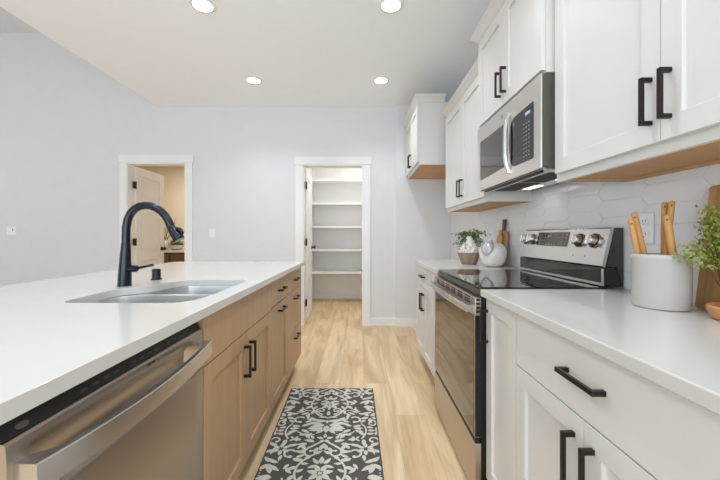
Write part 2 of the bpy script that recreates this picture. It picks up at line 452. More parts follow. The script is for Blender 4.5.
FR = face(.556, -1)          # right base cabinets: face frames at x = .556, doors stand out to .536
FI = face(-.533, 1)          # island
KT, KB = .875, .115          # top and bottom of fronts
PB = .140
def carcass(F, s0, s1, depth, material, toe, parent, opened=False):
    m = MB(); zt = .884
    if not opened: m.fbox(F, s0, s1, 0, -depth, .10, zt)
    else:
        m.fbox(F, s0, s0 + .018, 0, -depth, .10, zt); m.fbox(F, s1 - .018, s1, 0, -depth, .10, zt)
        m.fbox(F, s0 + .018, s1 - .018, 0, -depth, .10, .118); m.fbox(F, s0 + .018, s1 - .018, -depth + .01, -depth, .118, zt)
        m.fbox(F, s0 + .018, s1 - .018, 0, -.018, .118, zt - .0)
    m.build('body', material, parent)
    MB().fbox(F, s0, s1, -.05, -.068, 0, .10).build('toe_kick', toe, parent)
    MB().fbox(F, s0, s1, -.068, -depth + .02, 0, .10).build('plinth', toe, parent)

# near run on the right
c = thing('base_cabinet', 'narrow white base cabinet with one tall shaker door, near side of the range', 'cabinet', (.85, 1.27, 0), 'white base cabinets')
carcass(FR, 1.138, 1.405, .575, M['cab'], M['toe'], c)
d = shaker(FR, 1.141, 1.402, KB, KT, M['cab'], c, st=.055); pull(FR, 1.385, .762, PB, d)
c = thing('base_cabinet', 'wide white base cabinet with long top drawer, under the white crock', 'cabinet', (.85, .79, 0), 'white base cabinets')
carcass(FR, .445, 1.136, .575, M['cab'], M['toe'], c)
d = slab(FR, .448, 1.133, .702, KT, M['cab'], c); pull(FR, .787, .797, PB, d, False)
d = shaker(FR, .793, 1.133, KB, .698, M['cab'], c); pull(FR, .827, .582, PB, d)
d = shaker(FR, .448, .790, KB, .698, M['cab'], c); pull(FR, .758, .582, PB, d)
# far run on the right
c = thing('base_cabinet', 'narrow white base cabinet with one tall shaker door, far side of the range', 'cabinet', (.85, 2.32, 0), 'white base cabinets')
carcass(FR, 2.18, 2.452, .575, M['cab'], M['toe'], c)
d = shaker(FR, 2.183, 2.449, KB, KT, M['cab'], c, st=.055); pull(FR, 2.21, .762, PB, d)
c = thing('base_cabinet', 'white base cabinet with drawer over two doors, at far end beside fridge space', 'cabinet', (.85, 2.8, 0), 'white base cabinets')
carcass(FR, 2.454, 3.13, .575, M['cab'], M['toe'], c)
d = slab(FR, 2.457, 3.127, .702, KT, M['cab'], c); pull(FR, 2.79, .797, PB, d, False)
d = shaker(FR, 2.457, 2.790, KB, .698, M['cab'], c); pull(FR, 2.757, .582, PB, d)
d = shaker(FR, 2.793, 3.127, KB, .698, M['cab'], c); pull(FR, 2.827, .582, PB, d)
# worktops on the right
tag(MB().box(.514, XW - .0, .40, 1.41, .884, .914).build('worktop', M['quartz'], bev=.003), 'white quartz worktop with the white crock of wooden spoons on it', 'countertop', 'white quartz worktops')
tag(MB().box(.514, XW - .0, 2.178, 3.145, .884, .914).build('worktop', M['quartz'], bev=.003), 'white quartz worktop beyond the range, with the plant bowl and ornament on it', 'countertop', 'white quartz worktops')

# island
IT = M['toe']
c = thing('sink_cabinet', 'brown wood sink cabinet with two shaker doors beside the dishwasher', 'cabinet', (-.8, 1.495, 0), 'brown island cabinets')
carcass(FI, 1.082, 1.911, .56, M['island'], IT, c, True)
slab(FI, 1.085, 1.908, .710, KT, M['island'], c, 'false_front')
d = shaker(FI, 1.085, 1.4945, KB, .706, M['island'], c, st=.062); pull(FI, 1.462, .585, PB, d)
d = shaker(FI, 1.4975, 1.908, KB, .706, M['island'], c, st=.062); pull(FI, 1.532, .585, PB, d)
c = thing('pullout_cabinet', 'narrow brown island cabinet with a drawer above one shaker front', 'cabinet', (-.8, 2.13, 0), 'brown island cabinets')
carcass(FI, 1.913, 2.349, .56, M['island'], IT, c)
d = slab(FI, 1.916, 2.346, .720, KT, M['island'], c); pull(FI, 2.131, .80, PB, d, False)
d = shaker(FI, 1.916, 2.346, KB, .716, M['island'], c); pull(FI, 2.131, .672, PB, d, False)
c = thing('drawer_cabinet', 'brown island cabinet of three drawers at the pantry end', 'cabinet', (-.8, 2.62, 0), 'brown island cabinets')
carcass(FI, 2.351, 2.885, .56, M['island'], IT, c)
for a, b in ((.720, KT), (.412, .716), (KB, .408)):
    d = slab(FI, 2.354, 2.882, a, b, M['island'], c); pull(FI, 2.618, (b - .06) if b < .8 else .80, PB, d, False)
# island worktop with the sink cut-out
OUT = rounded([(-1.026, 1.12), (-.60, 1.12), (-.567, 1.26), (-.575, 1.705), (-.915, 1.705), (-.945, 1.50), (-1.048, 1.40)], [.05, .10, .12, .05, .09, .07, .10], 7)
def worktop():
    m = MB(); bm = m.bm; X0, X1, Y0, Y1 = -1.63, -.488, .12, 2.90
    for z, flip in ((.914, False), (.884, True)):
        es = []
        for loop in ([(X0, Y0), (X1, Y0), (X1, Y1), (X0, Y1)], OUT):
            vs = [bm.verts.new((p[0], p[1], z)) for p in loop]
            es += [bm.edges.new((vs[i], vs[(i + 1) % len(vs)])) for i in range(len(vs))]
        bmesh.ops.triangle_fill(bm, edges=es, use_beauty=True)
    for loop in ([(X0, Y0), (X1, Y0), (X1, Y1), (X0, Y1)], OUT):
        m.loft([[(x, y, .884) for x, y in loop], [(x, y, .914) for x, y in loop]], True)
    bmesh.ops.remove_doubles(bm, verts=bm.verts, dist=1e-5)
    o = m.build('island_worktop', M['quartz'], bev=.002)
    tag(o, 'large white quartz island top with the sink and dark faucet', 'countertop')
worktop()
def sink():
    t = thing('kitchen_sink', 'stainless steel double bowl sink set in the white island top', 'sink', (-.8, 1.42, .68))
    near = rounded([(-1.064, 1.116), (-.598, 1.116), (-.564, 1.26), (-.571, 1.435), (-.945, 1.435), (-1.052, 1.405)], [.07, .10, .1, .04, .06, .08], 6)
    far = rounded([(-.571, 1.460), (-.571, 1.709), (-.918, 1.709), (-.950, 1.500), (-.946, 1.460)], [.03, .05, .09, .05, .03], 6)
    m = MB(); bm = m.bm; z = .8825; es = []
    fl = rounded([(-1.085, 1.095), (-.545, 1.095), (-.545, 1.74), (-1.085, 1.74)], .03, 4)
    for loop in (fl, near, far):
        vs = [bm.verts.new((p[0], p[1], z)) for p in loop]
        es += [bm.edges.new((vs[i], vs[(i + 1) % len(vs)])) for i in range(len(vs))]
    bmesh.ops.triangle_fill(bm, edges=es, use_beauty=True)
    m.build('rim', M['sink'], t, smooth=True)
    for loop, dep in ((near, .20), (far, .18)):
        b = MB(); cx = sum(p[0] for p in loop) / len(loop); cy = sum(p[1] for p in loop) / len(loop)
        def sh(f, zz): return [(cx + (x - cx) * f, cy + (y - cy) * f, zz) for x, y in loop]
        rows = [sh(1, z), sh(.992, z - .02), sh(.97, z - dep + .03), sh(.94, z - dep + .008), sh(.88, z - dep)]
        vs = b.loft(rows, True); b.bm.faces.new(vs[-1])
        bo = b.build('bowl', M['sink'], t, smooth=True)
        MB().lathe([(.0, .002), (.03, .002), (.042, .004), (.045, .001)], (cx, cy, z - dep), 20).build('drain', M['steelh'], bo, smooth=True)
sink()

# ------------------------------------------------------------------ dishwasher
def dishwasher():
    t = thing('dishwasher', 'stainless steel dishwasher with curved bar handle under the island top', 'dishwasher', (-.8, .777, 0))
    s0, s1 = .476, 1.078
    MB().box(-1.07, -.56, s0, s1, .10, .868).build('tub', M['dark'], t)
    # door: a skin with a shallow scoop behind the bar
    m = MB(); prof = [(-.56, .838), (-.519, .838), (-.515, .834), (-.517, .824), (-.532, .806), (-.546, .782), (-.547, .752), (-.535, .730), (-.517, .712), (-.513, .704), (-.513, .105), (-.56, .105)]
    ends = [(-.56, .838), (-.519, .838), (-.515, .834), (-.514, .822), (-.513, .80), (-.513, .775), (-.513, .755), (-.513, .735), (-.513, .712), (-.513, .704), (-.513, .105), (-.56, .105)]
    rows = [[(x, s0 + .003, z) for x, z in ends], [(x, s0 + .035, z) for x, z in ends], [(x, s0 + .055, z) for x, z in prof], [(x, s1 - .055, z) for x, z in prof], [(x, s1 - .035, z) for x, z in ends], [(x, s1 - .003, z) for x, z in ends]]
    vs = m.loft(rows, True); m.bm.faces.new(vs[0]); m.bm.faces.new(vs[-1][::-1])
    d = m.build('door', M['steeld'], t, smooth=True)
    hm = MB(); N = 24; rows = []
    for k in range(N + 1):
        a = k / N; y = s0 + .012 + (s1 - s0 - .024) * a; bow = .016 * (1 - (2 * a - 1) ** 2)
        xo = -.478 + bow
        xi = -.5135 if (k < 2 or k > N - 2) else xo - .014
        zt = .804 - .010 * (1 - (2 * a - 1) ** 2); rows.append([(xi, y, zt), (xo - .002, y, zt), (xo, y, zt - .002), (xo + .001, y, zt - .042), (xo - .001, y, zt - .044), (xi, y, zt - .044)])
    vs = hm.loft(rows, True); hm.bm.faces.new(vs[0]); hm.bm.faces.new(vs[-1][::-1])
    hm.build('handle', M['steelh'], d, smooth=True)
    p = MB(); p.prism([(-.56, s0 + .003, .839), (-.52, s0 + .003, .839), (-.535, s0 + .003, .862), (-.56, s0 + .003, .866)], (0, s1 - s0 - .006, 0))
    cp = p.build('control_strip', M['black'], t)
    for grp in (range(4), range(5, 9), range(10, 14)):
        k = MB()
        for i in grp:
            y = .62 + i * .028
            k.prism([(-.5245, y, .8465), (-.5275, y, .8511), (-.5275, y + .016, .8511), (-.5245, y + .016, .8465)], (.0006, 0, .0004))
        k.build('lettering', M['dark'], cp)
    b = MB(); pts = [(-.5255 - .0028 * sin(a), .513 + .011 * cos(a), .8482 + .0043 * sin(a)) for a in [2 * pi * i / 16 for i in range(16)]]
    b.prism(pts, (.0006, 0, .0004)); b.build('start_button', M['slot'], cp)
    e = MB(); e.box(-.5145, -.5142, .80, .815, .826, .829); e.box(-.5145, -.5142, .818, .828, .826, .829); e.build('emblem', M['black'], d)
    MB().box(-1.05, -.585, s0, s1, 0, .10).build('toe_kick', M['black'], t)
dishwasher()

# ------------------------------------------------------------------ upper cabinets
def crown(xf, y0, y1, z0, z1, parent, near=None, far=None):
    """cove crown; near / far give the x where an end return stops, None for a plain end"""
    h = z1 - z0
    prof = [(0, 0), (.008, 0), (.010, .16), (.016, .22), (.026, .42), (.040, .66), (.046, .74), (.046, .84), (.052, .88), (.052, 1.), (0, 1.)]
    m = MB(); rows = []
    for o_, f in prof:
        z = z0 + h * f; r = []
        if far is not None: r += [(far, y1 + o_, z), (xf - o_, y1 + o_, z)]
        else: r += [(xf - o_, y1, z)]
        if near is not None: r += [(xf - o_, y0 - o_, z), (near, y0 - o_, z)]
        else: r += [(xf - o_, y0, z)]
        rows.append(r)
    vs = m.loft(rows)
    for k in (0, -1): m.bm.faces.new([r[k] for r in vs])
    return m.build('crown_molding', M['cab'], parent)

def wall_cab(label, xf, y0, y1, z0, z1, doors, hz, hl, near=None, far=None, ztop=None, crownh=.066, under=True, lip=.03, xb=XW - .001, hs=None):
    c = thing('wall_cabinet', label, 'cabinet', (xf + .12, (y0 + y1) / 2, z0), 'white wall cabinets')
    m = MB(); r = .014 if under else 0
    m.box(xf, xb, y0, y1, z0 + r, z1)
    if under:
        m.box(xf, xf + .018, y0, y1, z0, z0 + r); m.box(xf + .018, xb, y0, y0 + .014, z0, z0 + r); m.box(xf + .018, xb, y1 - .014, y1, z0, z0 + r)
    m.build('body', M['cab'], c)
    if under:
        u = MB(); u.box(xf + .0185, xb, y0 + .0145, y1 - .0145, z0 + .008, z0 + .0135); u.box(xb - .04, xb, y0 + .0145, y1 - .0145, z0 + .0005, z0 + .0078); u.box(xf + .0185, xb - .041, y1 - .04, y1 - .0145, z0 + .0005, z0 + .0078)
        u.build('underside', M['raw'], c)
    F = face(xf, -1)
    n = len(doors) - 1
    for k in range(n):
        d = shaker(F, doors[k] + .0015, doors[k + 1] - .0015, z0 + lip, z1 - .012, M['cab'], c, st=.06)
        s = hs[k]; pull(F, s, hz, hl, d)
    crown(xf, y0, y1, z1, z1 + crownh, c, near, far)
    return c
# near cabinet
wall_cab('large white double wall cabinet above the white crock, nearest on the right', .840, .40, 1.408, 1.369, 2.265, [.405, .902, 1.390], 1.519, .134, lip=.032, hs=[.872, .930])
# cabinet over the microwave, deeper and taller
wall_cab('white double wall cabinet mounted directly over the microwave', .797, 1.410, 2.176, 1.842, 2.405, [1.415, 1.793, 2.171], 1.975, .138, near=.84, far=.84, under=False, lip=.012, hs=[1.760, 1.826])
# cabinet beyond the microwave
wall_cab('white double wall cabinet beyond the microwave, above the plant bowl', .840, 2.178, 3.17, 1.369, 2.265, [2.183, 2.674, 3.165], 1.525, .138, lip=.032, hs=[2.640, 2.708])
# cabinet over the fridge space
wall_cab('deep white double cabinet high over the empty fridge space', .590, 3.277, YJ - .002, 1.849, 2.465, [3.285, 3.71, 4.135], 1.975, .138, near=.84, lip=.03, hs=[3.676, 3.744])

# ------------------------------------------------------------------ microwave
def microwave():
    t = thing('microwave', 'stainless over-the-range microwave with dark window and side handle', 'microwave', (.95, 1.79, 1.43))
    y0, y1, z0, z1 = 1.414, 2.172, 1.432, 1.838; F = face(.775, -1)
    MB().box(.7825, XW - .009, y0, y1, z0 + .006, z1).build('casing', M['casing'], t)
    MB().box(.79, XW - .06, y0 + .01, y1 - .01, z0 - .004, z0 + .005).build('bottom_plate', M['steelh'], t)
    # face: steel front plate and door
    d = MB().box(.775, .782, y0 - .001, y1, z0, z1).build('front', M['steelw'], t, bev=.002)
    wp = [F(a, .001, b) for a, b in rounded([(1.735, 1.512), (2.125, 1.494), (2.125, 1.742), (1.735, 1.742)], .012, 4)]
    MB().prism([Vector(p) for p in wp], (.0016, 0, 0))  .build('window', M['ovenglass'], d)
    cpo = [F(a, .002, b) for a, b in rounded([(1.474, 1.489), (1.69, 1.489), (1.72, 1.62), (1.69, 1.735), (1.474, 1.744)], [.008, .05, .12, .05, .008], 6)]
    cp = MB().prism([Vector(p) for p in cpo], (.0025, 0, 0)).build('control_panel', M['glass'], d)
    mk = MB()
    for r in range(9):
        for q in range(3):
            y = 1.505 + q * .024; z = 1.512 + r * .019
            mk.fbox(F, y, y + .010, .002, .0026, z, z + .004)
    mk.build('key_lettering', M['mark'], cp)
    MB().fbox(F, 1.50, 1.545, .002, .0026, 1.702, 1.716).build('clock_display', M['lcd'], cp)
    # bowed vertical handle
    m = MB(); rows = []
    for k in range(17):
        a = k / 16; z = 1.468 + (1.775 - 1.468) * a; b = .024 * (1 - (2 * a - 1) ** 4) + .006; yc = 1.716
        rows.append([(.776 - b + .010, yc - .011, z), (.776 - b, yc - .009, z), (.776 - b - .002, yc, z), (.776 - b, yc + .009, z), (.776 - b + .010, yc + .011, z)])
    vs = m.loft(rows, True); m.bm.faces.new(vs[0]); m.bm.faces.new(vs[-1])
    for z in (1.475, 1.768): m.box(.762, .776, 1.707, 1.725, z - .01, z + .01)
    m.build('handle', M['steelh'], d, smooth=True)
    # round emblem above the window
    e = MB(); n = 20
    for r0, r1 in ((.0115, .010), (.006, .0048)):
        for i in range(n):
            a0, a1 = 2 * pi * i / n, 2 * pi * (i + 1) / n
            e.face([F(1.80 + r * cos(a), .0012, 1.790 + r * sin(a)) for r, a in ((r0, a0), (r0, a1), (r1, a1), (r1, a0))])
    e.fbox(F, 1.797, 1.803, .0005, .0012, 1.787, 1.793); e.build('emblem', M['slot'], d)
    # underside: filters, lamp and grease screens
    for a, b in ((1.50, 1.76), (1.80, 2.10)):
        f = MB(); f.box(.86, .985, a, b, z0 - .0065, z0 - .0042)
        for k in range(9): f.box(.865 + k * .0135, .869 + k * .0135, a + .01, b - .01, z0 - .0085, z0 - .0066)
        f.build('grease_filter', M['dark'], t)
    for a, b in ((1.55, 1.69), (1.88, 2.03)):
        MB().box(1.0, 1.045, a, b, z0 - .0065, z0 - .0042).build('lamp', M['hood'], t)
    MB().box(.80, .815, y0 + .05, y1 - .05, z0 - .010, z0 - .001).build('vent_slot', M['black'], t)
microwave()
sp = area('microwave_task_lamp', (1.02, 1.95, 1.42), (0, 0, 0), .05, .14, .10, (1, .93, .84))

# ------------------------------------------------------------------ range
def kitchen_range():
    t = thing('range', 'stainless electric range with black glass top and oven window', 'stove', (.82, 1.795, 0))
    y0, y1 = 1.414, 2.174; xf = .492; F = face(xf, -1)
    MB().box(xf + .030, XW - .03, y0, y1, .03, .883).build('body', M['black'], t)
    MB().box(.512, 1.06, y0 - .002, y1 + .002, .884, .9095).build('cooktop_frame', M['dark'], t, bev=.003)
    gt = MB().box(.516, 1.058, y0 + .001, y1 - .001, .9105, .921).build('cooktop', M['glass'], t, bev=.002)
    for cx, cy, r in ((.66, 1.60, .10), (.66, 2.0, .115), (.91, 1.60, .115), (.91, 2.0, .085)):
        rg = MB(); n = 40
        for i in range(n):
            a0, a1 = 2 * pi * i / n, 2 * pi * (i + 1) / n
            rg.face([(cx + q * cos(a), cy + q * sin(a), .9213) for q, a in ((r, a0), (r, a1), (r - .002, a1), (r - .002, a0))])
        rg.build('burner_ring', M['dark'], gt)
    # oven door
    dz0, dz1 = .276, .877
    d = MB().fbox(F, y0, y1, 0, -.029, dz0, dz1).build('oven_door', M['steeld'], t, bev=.003)
    MB().fbox(F, y0 + .012, y1 - .012, .001, -.002, dz0 + .012, .800).build('window', M['ovenglass'], d)
    for g in range(6):
        v = MB(); yc = y0 + .10 + g * .112
        for r in range(3):
            for q in range(3): v.fbox(F, yc - .036 + q * .025, yc - .016 + q * .025, .0008, -.002, .842 + r * .0115, .8485 + r * .0115)
        v.build('vent_grille', M['black'], d)
    for n_, zz, st_, hh in ((4, .811, .017, .010), (5, .300, .012, .006)):
        v = MB()
        for r in range(n_): v.box(xf + .006, xf + .023, y0 - .0008, y0 + .002, zz + r * st_, zz + r * st_ + hh)
        v.build('vent_grille', M['black'], d)
    MB().box(xf + .001, xf + .0285, y0 - .0006, y0, dz0 + .004, .80).build('edge_strip', M['black'], d)
    m = MB(); rows = []; n = 20
    for k in range(n + 1):
        a = k / n; y = y0 + .012 + (y1 - y0 - .024) * a; b = .010 * (1 - (2 * a - 1) ** 2); xo = xf - .036 - b; z = .828
        rows.append([(xo + .016, y, z - .015), (xo + .004, y, z - .016), (xo, y, z - .010), (xo, y, z + .010), (xo + .004, y, z + .016), (xo + .016, y, z + .015)])
    vs = m.loft(rows, True); m.bm.faces.new(vs[0]); m.bm.faces.new(vs[-1])
    for a in (y0 + .014, y1 - .046): m.box(xf - .030, xf + .0, a, a + .032, .812, .840)
    m.build('handle', M['steelh'], d, smooth=True)
    # storage drawer
    dr = MB().fbox(F, y0, y1, 0, -.029, .028, .250).build('storage_drawer', M['steeld'], t, bev=.003)
    MB().fbox(F, y0 + .01, y1 - .01, -.006, -.029, .251, .275).build('grip_recess', M['black'], dr)
    MB().box(xf + .05, 1.08, y0 + .03, y1 - .03, 0, .029).build('base', M['black'], t)
    # back guard
    bx = MB().box(1.052, XW - .012, y0 + .004, y1 - .004, .9225, 1.005).build('back_riser', M['glass'], t, bev=.003)
    MB().box(1.047, 1.0515, y0 + .02, y1 - .02, .925, .937).build('vent_trim', M['steelh'], bx)
    MB().box(1.047, 1.0515, y0 + .008, y0 + .018, .925, .998).build('end_trim', M['steelh'], bx)
    MB().prism([(1.058, y0, 1.008), (1.089, y0, 1.176), (XW - .012, y0, 1.176), (XW - .012, y0, .9225), (1.125, y0, .9225), (1.10, y0, 1.0075)], (0, .012, 0)).build('side_panel', M['dark'], t)
    p = MB(); p.prism([(1.034, y0 - .003, 1.012), (1.070, y0 - .003, 1.172), (1.076, y0 - .003, 1.178), (1.088, y0 - .003, 1.178), (1.048, y0 - .003, 1.006)], (0, y1 - y0 - .045, 0))
    g = p.build('control_panel', M['steelh'], t)
    MB().prism([(1.058, y0 + .013, 1.0085), (1.089, y0 + .013, 1.176), (XW - .012, y0 + .013, 1.176), (XW - .012, y0 + .013, 1.0085)], (0, y1 - y0 - .063, 0)).build('console_body', M['dark'], t)
    def Q(y, h, d_=0):            # point on the sloped face: h 0..1 up the slope
        nx, nz = -.9756, .2195
        return Vector((1.034 + .036 * h + nx * d_, y, 1.012 + .160 * h + nz * d_))
    loop = [Q(1.675, .46, .0012), Q(1.965, .46, .0012), Q(1.965, .93, .0012), Q(1.675, .93, .0012)]
    ds = MB().prism(loop, (.001, 0, 0)).build('display', M['glass'], g)
    def marks(lst):
        mk = MB()
        for y, h, w_, hh in lst: mk.face([Q(y, h, .002), Q(y + w_, h, .002), Q(y + w_, h + hh, .002), Q(y, h + hh, .002)])
        mk.build('lettering', M['mark'], ds)
    for y0_ in (1.69, 1.885): marks([(y0_ + q * .028, .52 + r * .10, .008, .025) for r in range(4) for q in range(3)])
    marks([(1.775 + q * .028, .50, .012, .03) for q in range(4)])
    marks([(1.825, .76, .016, .07), (1.848, .76, .016, .07)])
    for y in (1.487, 1.588, 2.012, 2.085):
        k = MB()
        c0 = Q(y, .67)
        nv = Vector((-.9756, 0, .2195))
        k.tube([c0 + nv * .0005, c0 + nv * .006], .033, 24); k.tube([c0 + nv * .006, c0 + nv * .028, c0 + nv * .032], [.026, .023, .020], 24)
        ko = k.build('knob', M['steeld'], g, smooth=True)
        b = MB(); uv = Vector((.2195, 0, .9756)); yy = Vector((0, 1, 0))
        b.prism([c0 + nv * .032 + uv * a + yy * c_ for a, c_ in ((-.024, -.005), (-.024, .005), (.024, .005), (.024, -.005))], nv * .012)
        b.build('grip', M['steelh'], ko, bev=.0015)
        sh = MB()
        for i in range(24):
            a0, a1 = 2 * pi * i / 24, 2 * pi * (i + 1) / 24
            sh.face([c0 + nv * .0066 + uv * (r * cos(a)) + yy * (r * sin(a)) for r, a in ((.0328, a0), (.0328, a1), (.0262, a1), (.0262, a0))])
        sh.build('dial_ring', M['black'], ko)
    for y in (1.53, 1.615):
        c0 = Q(y, .22, .0006); uv = Vector((.2195, 0, .9756)); yy = Vector((0, 1, 0)); lg = MB()
        lg.face([c0 + uv * a + yy * b for a, b in ((-.003, -.003), (-.003, .003), (.003, .003), (.003, -.003))])
        lg.build('indicator_light', M['slot'], g)
kitchen_range()

# ------------------------------------------------------------------ faucet and air gap
def faucet():
    Y = 1.50
    def p(u, v, dy=0): q = at(u, v, Y); q.y += dy; return q
    b0 = p(124.5, 286); b0.z = .914
    t = thing('faucet', 'dark gunmetal gooseneck faucet standing behind the island sink', 'faucet', b0)
    MB().tube([(b0.x, Y, .9145), (b0.x, Y, .918), (b0.x, Y, .919), p(124.8, 275), p(125.3, 258), p(126, 243.5)], [.0295, .0295, .0275, .0265, .0225, .0185], 24).build('base', M['gun'], t, smooth=True)
    ctl = [(126, 243.2), (126, 236), (126.2, 228), (127.6, 220), (130.6, 213.4), (135, 208.8), (140, 206.2), (145.5, 205.4), (151, 206), (156.4, 208), (161.4, 211.6), (165.6, 216.2), (168.8, 221.5), (171.2, 227.4)]
    MB().tube([p(u, v) for u, v in ctl], .0172, 18).build('neck', M['gun'], t, smooth=True)
    MB().tube([p(126, 243.9), p(126, 243.1)], .0192, 24).build('seam_ring', M['black'], t, smooth=True)
    h = MB().tube([p(170.9, 226.6), p(171.4, 228), p(174.5, 233), p(178, 237.6), p(179.3, 239.4), p(179.6, 239.9)], [.0172, .0182, .0205, .0235, .0242, .022], 20).build('spray_head', M['gun'], t, smooth=True)
    MB().tube([p(177.0, 227.6), p(180.2, 229.6), p(182.2, 232.8), p(181.6, 234.8)], [.005, .0085, .009, .005], 12).build('spray_button', M['black'], h, smooth=True)
    l = MB().tube([(b0.x, Y, p(0, 268.6).z), p(133.2, 268.6), p(136.5, 268.6), p(137.4, 268.6)], [.0155, .0155, .0155, .012], 18).build('handle_hub', M['gun'], t, smooth=True)
    MB().tube([p(135.0, 268.6), p(139, 267.9), p(147, 266.2), p(152.6, 265.0), p(153.4, 264.9)], [.0062, .0062, .0052, .0062, .004], 12).build('lever', M['gun'], l, smooth=True)
    q = Vector((-1.055, 1.71, .914))
    a = thing('air_gap', 'short dark round air gap cap beside the faucet', 'air gap', q)
    MB().lathe([(0, .0005), (.0255, .0005), (.0255, .005), (.024, .007), (0, .007)], q, 24).build('flange', M['gun'], a, smooth=True)
    MB().lathe([(0, .007), (.0205, .007), (.0205, .050), (.019, .056), (.012, .058), (0, .058)], q, 24).build('cap', M['gun'], a, smooth=True)
    m = MB()
    for k in range(3):
        m.prism([(q.x + .0209 * cos(b), q.y + .0209 * sin(b), q.z + .020 + k * .012) for b in [R(-115 + i * 12) for i in range(9)]] + [(q.x + .019 * cos(b), q.y + .019 * sin(b), q.z + .020 + k * .012) for b in [R(-115 + i * 12) for i in range(8, -1, -1)]], (0, 0, .004))
    m.build('vent_grille', M['black'], a)
faucet()

# ------------------------------------------------------------------ ceiling downlights
cans = [(-1.115, 3.46, 'round ceiling downlight near the back wall, left of the pantry doorway'), (.22, 3.46, 'round ceiling downlight near the back wall, above the pantry and fridge cabinet'),
        (-1.11, 2.33, 'round ceiling downlight over the island, at the top edge of the view'), (.22, 2.33, 'round ceiling downlight over the aisle, nearest to the wall cabinets')]
first = None
for x, y, lb in cans:
    if first is None:
        first = thing('ceiling_downlight', lb, 'ceiling light', (x, y, ZC), 'recessed ceiling downlights')
        MB().lathe([(.065, -.0005), (.088, -.0005), (.090, -.004), (.084, -.008), (.066, -.010), (.065, -.0005)], (x, y, ZC), 36).build('trim_ring', M['trim'], first, smooth=True)
        MB().lathe([(0, -.001), (.064, -.001), (.064, -.006), (0, -.0075)], (x, y, ZC), 36).build('diffuser', M['led'], first, smooth=True)
    else:
        c = copy_tree(first); c.location = (x, y, ZC); c['label'] = lb
for x in (-1.115, .22):
    for y in (3.46, 2.33, 1.2, .07, -1.06):
        d = bpy.data.lights.new('downlight_lamp', 'SPOT'); d.energy = CAN_POWER * (4.3 if y > 2 else 3.9 if y > .5 else 2.6); d.spot_size = R(128); d.spot_blend = 1; d.shadow_soft_size = .07; d.color = (.86, .935, 1)
        o = bpy.data.objects.new('downlight_lamp', d); col.objects.link(o); o.location = (x, y, ZC - .03)

# ------------------------------------------------------------------ wall plates
def plate(name, label, cat, x, z, w_, h_, kind):
    F = lambda s, d, z_: (x + s, YB - d, z_)
    t = thing(name, label, cat, (x, YB, z - h_ / 2))
    MB().box(x - w_ / 2, x + w_ / 2, YB - .006, YB - .0005, z - h_ / 2, z + h_ / 2).build('cover', M['plate'], t, bev=.003)
    if kind == 'switch': MB().box(x - .016, x + .016, YB - .010, YB - .0062, z - .033, z + .033).build('rocker', M['plate'], t, bev=.002)
    else: MB().box(x + .012, x + .022, YB - .0075, YB - .0062, z + .0, z + .026).build('display', M['slot'], t)
plate('light_switch', 'white light switch on the back wall between the two doorways', 'light switch', -1.88, 1.176, .075, .118, 'switch')
plate('thermostat', 'small white thermostat on the back wall, left of the bathroom door', 'thermostat', -4.42, 1.205, .125, .105, 'thermo')
def outlet():
    y, z = 1.306, 1.172; t = thing('outlet', 'white double wall outlet on the tile behind the wooden spoons', 'outlet', (XW, y, z - .06))
    MB().box(XW - .0145, XW - .0085, y - .037, y + .037, z - .06, z + .06).build('cover', M['plate'], t, bev=.003)
    for dz in (-.025, .025):
        q = [(XW - .0165, y + a, z + dz + b) for a, b in rounded([(-.018, -.017), (.018, -.017), (.018, .017), (-.018, .017)], .010, 4)]
        s = MB().prism(q, (.0018, 0, 0)).build('socket', M['plate'], t)
        m = MB(); m.box(XW - .0169, XW - .0165, y - .008, y - .006, z + dz - .002, z + dz + .008); m.box(XW - .0169, XW - .0165, y + .006, y + .008, z + dz - .002, z + dz + .008); m.box(XW - .0169, XW - .0165, y - .002, y + .002, z + dz - .011, z + dz - .007); m.build('slots', M['slot'], s)
outlet()

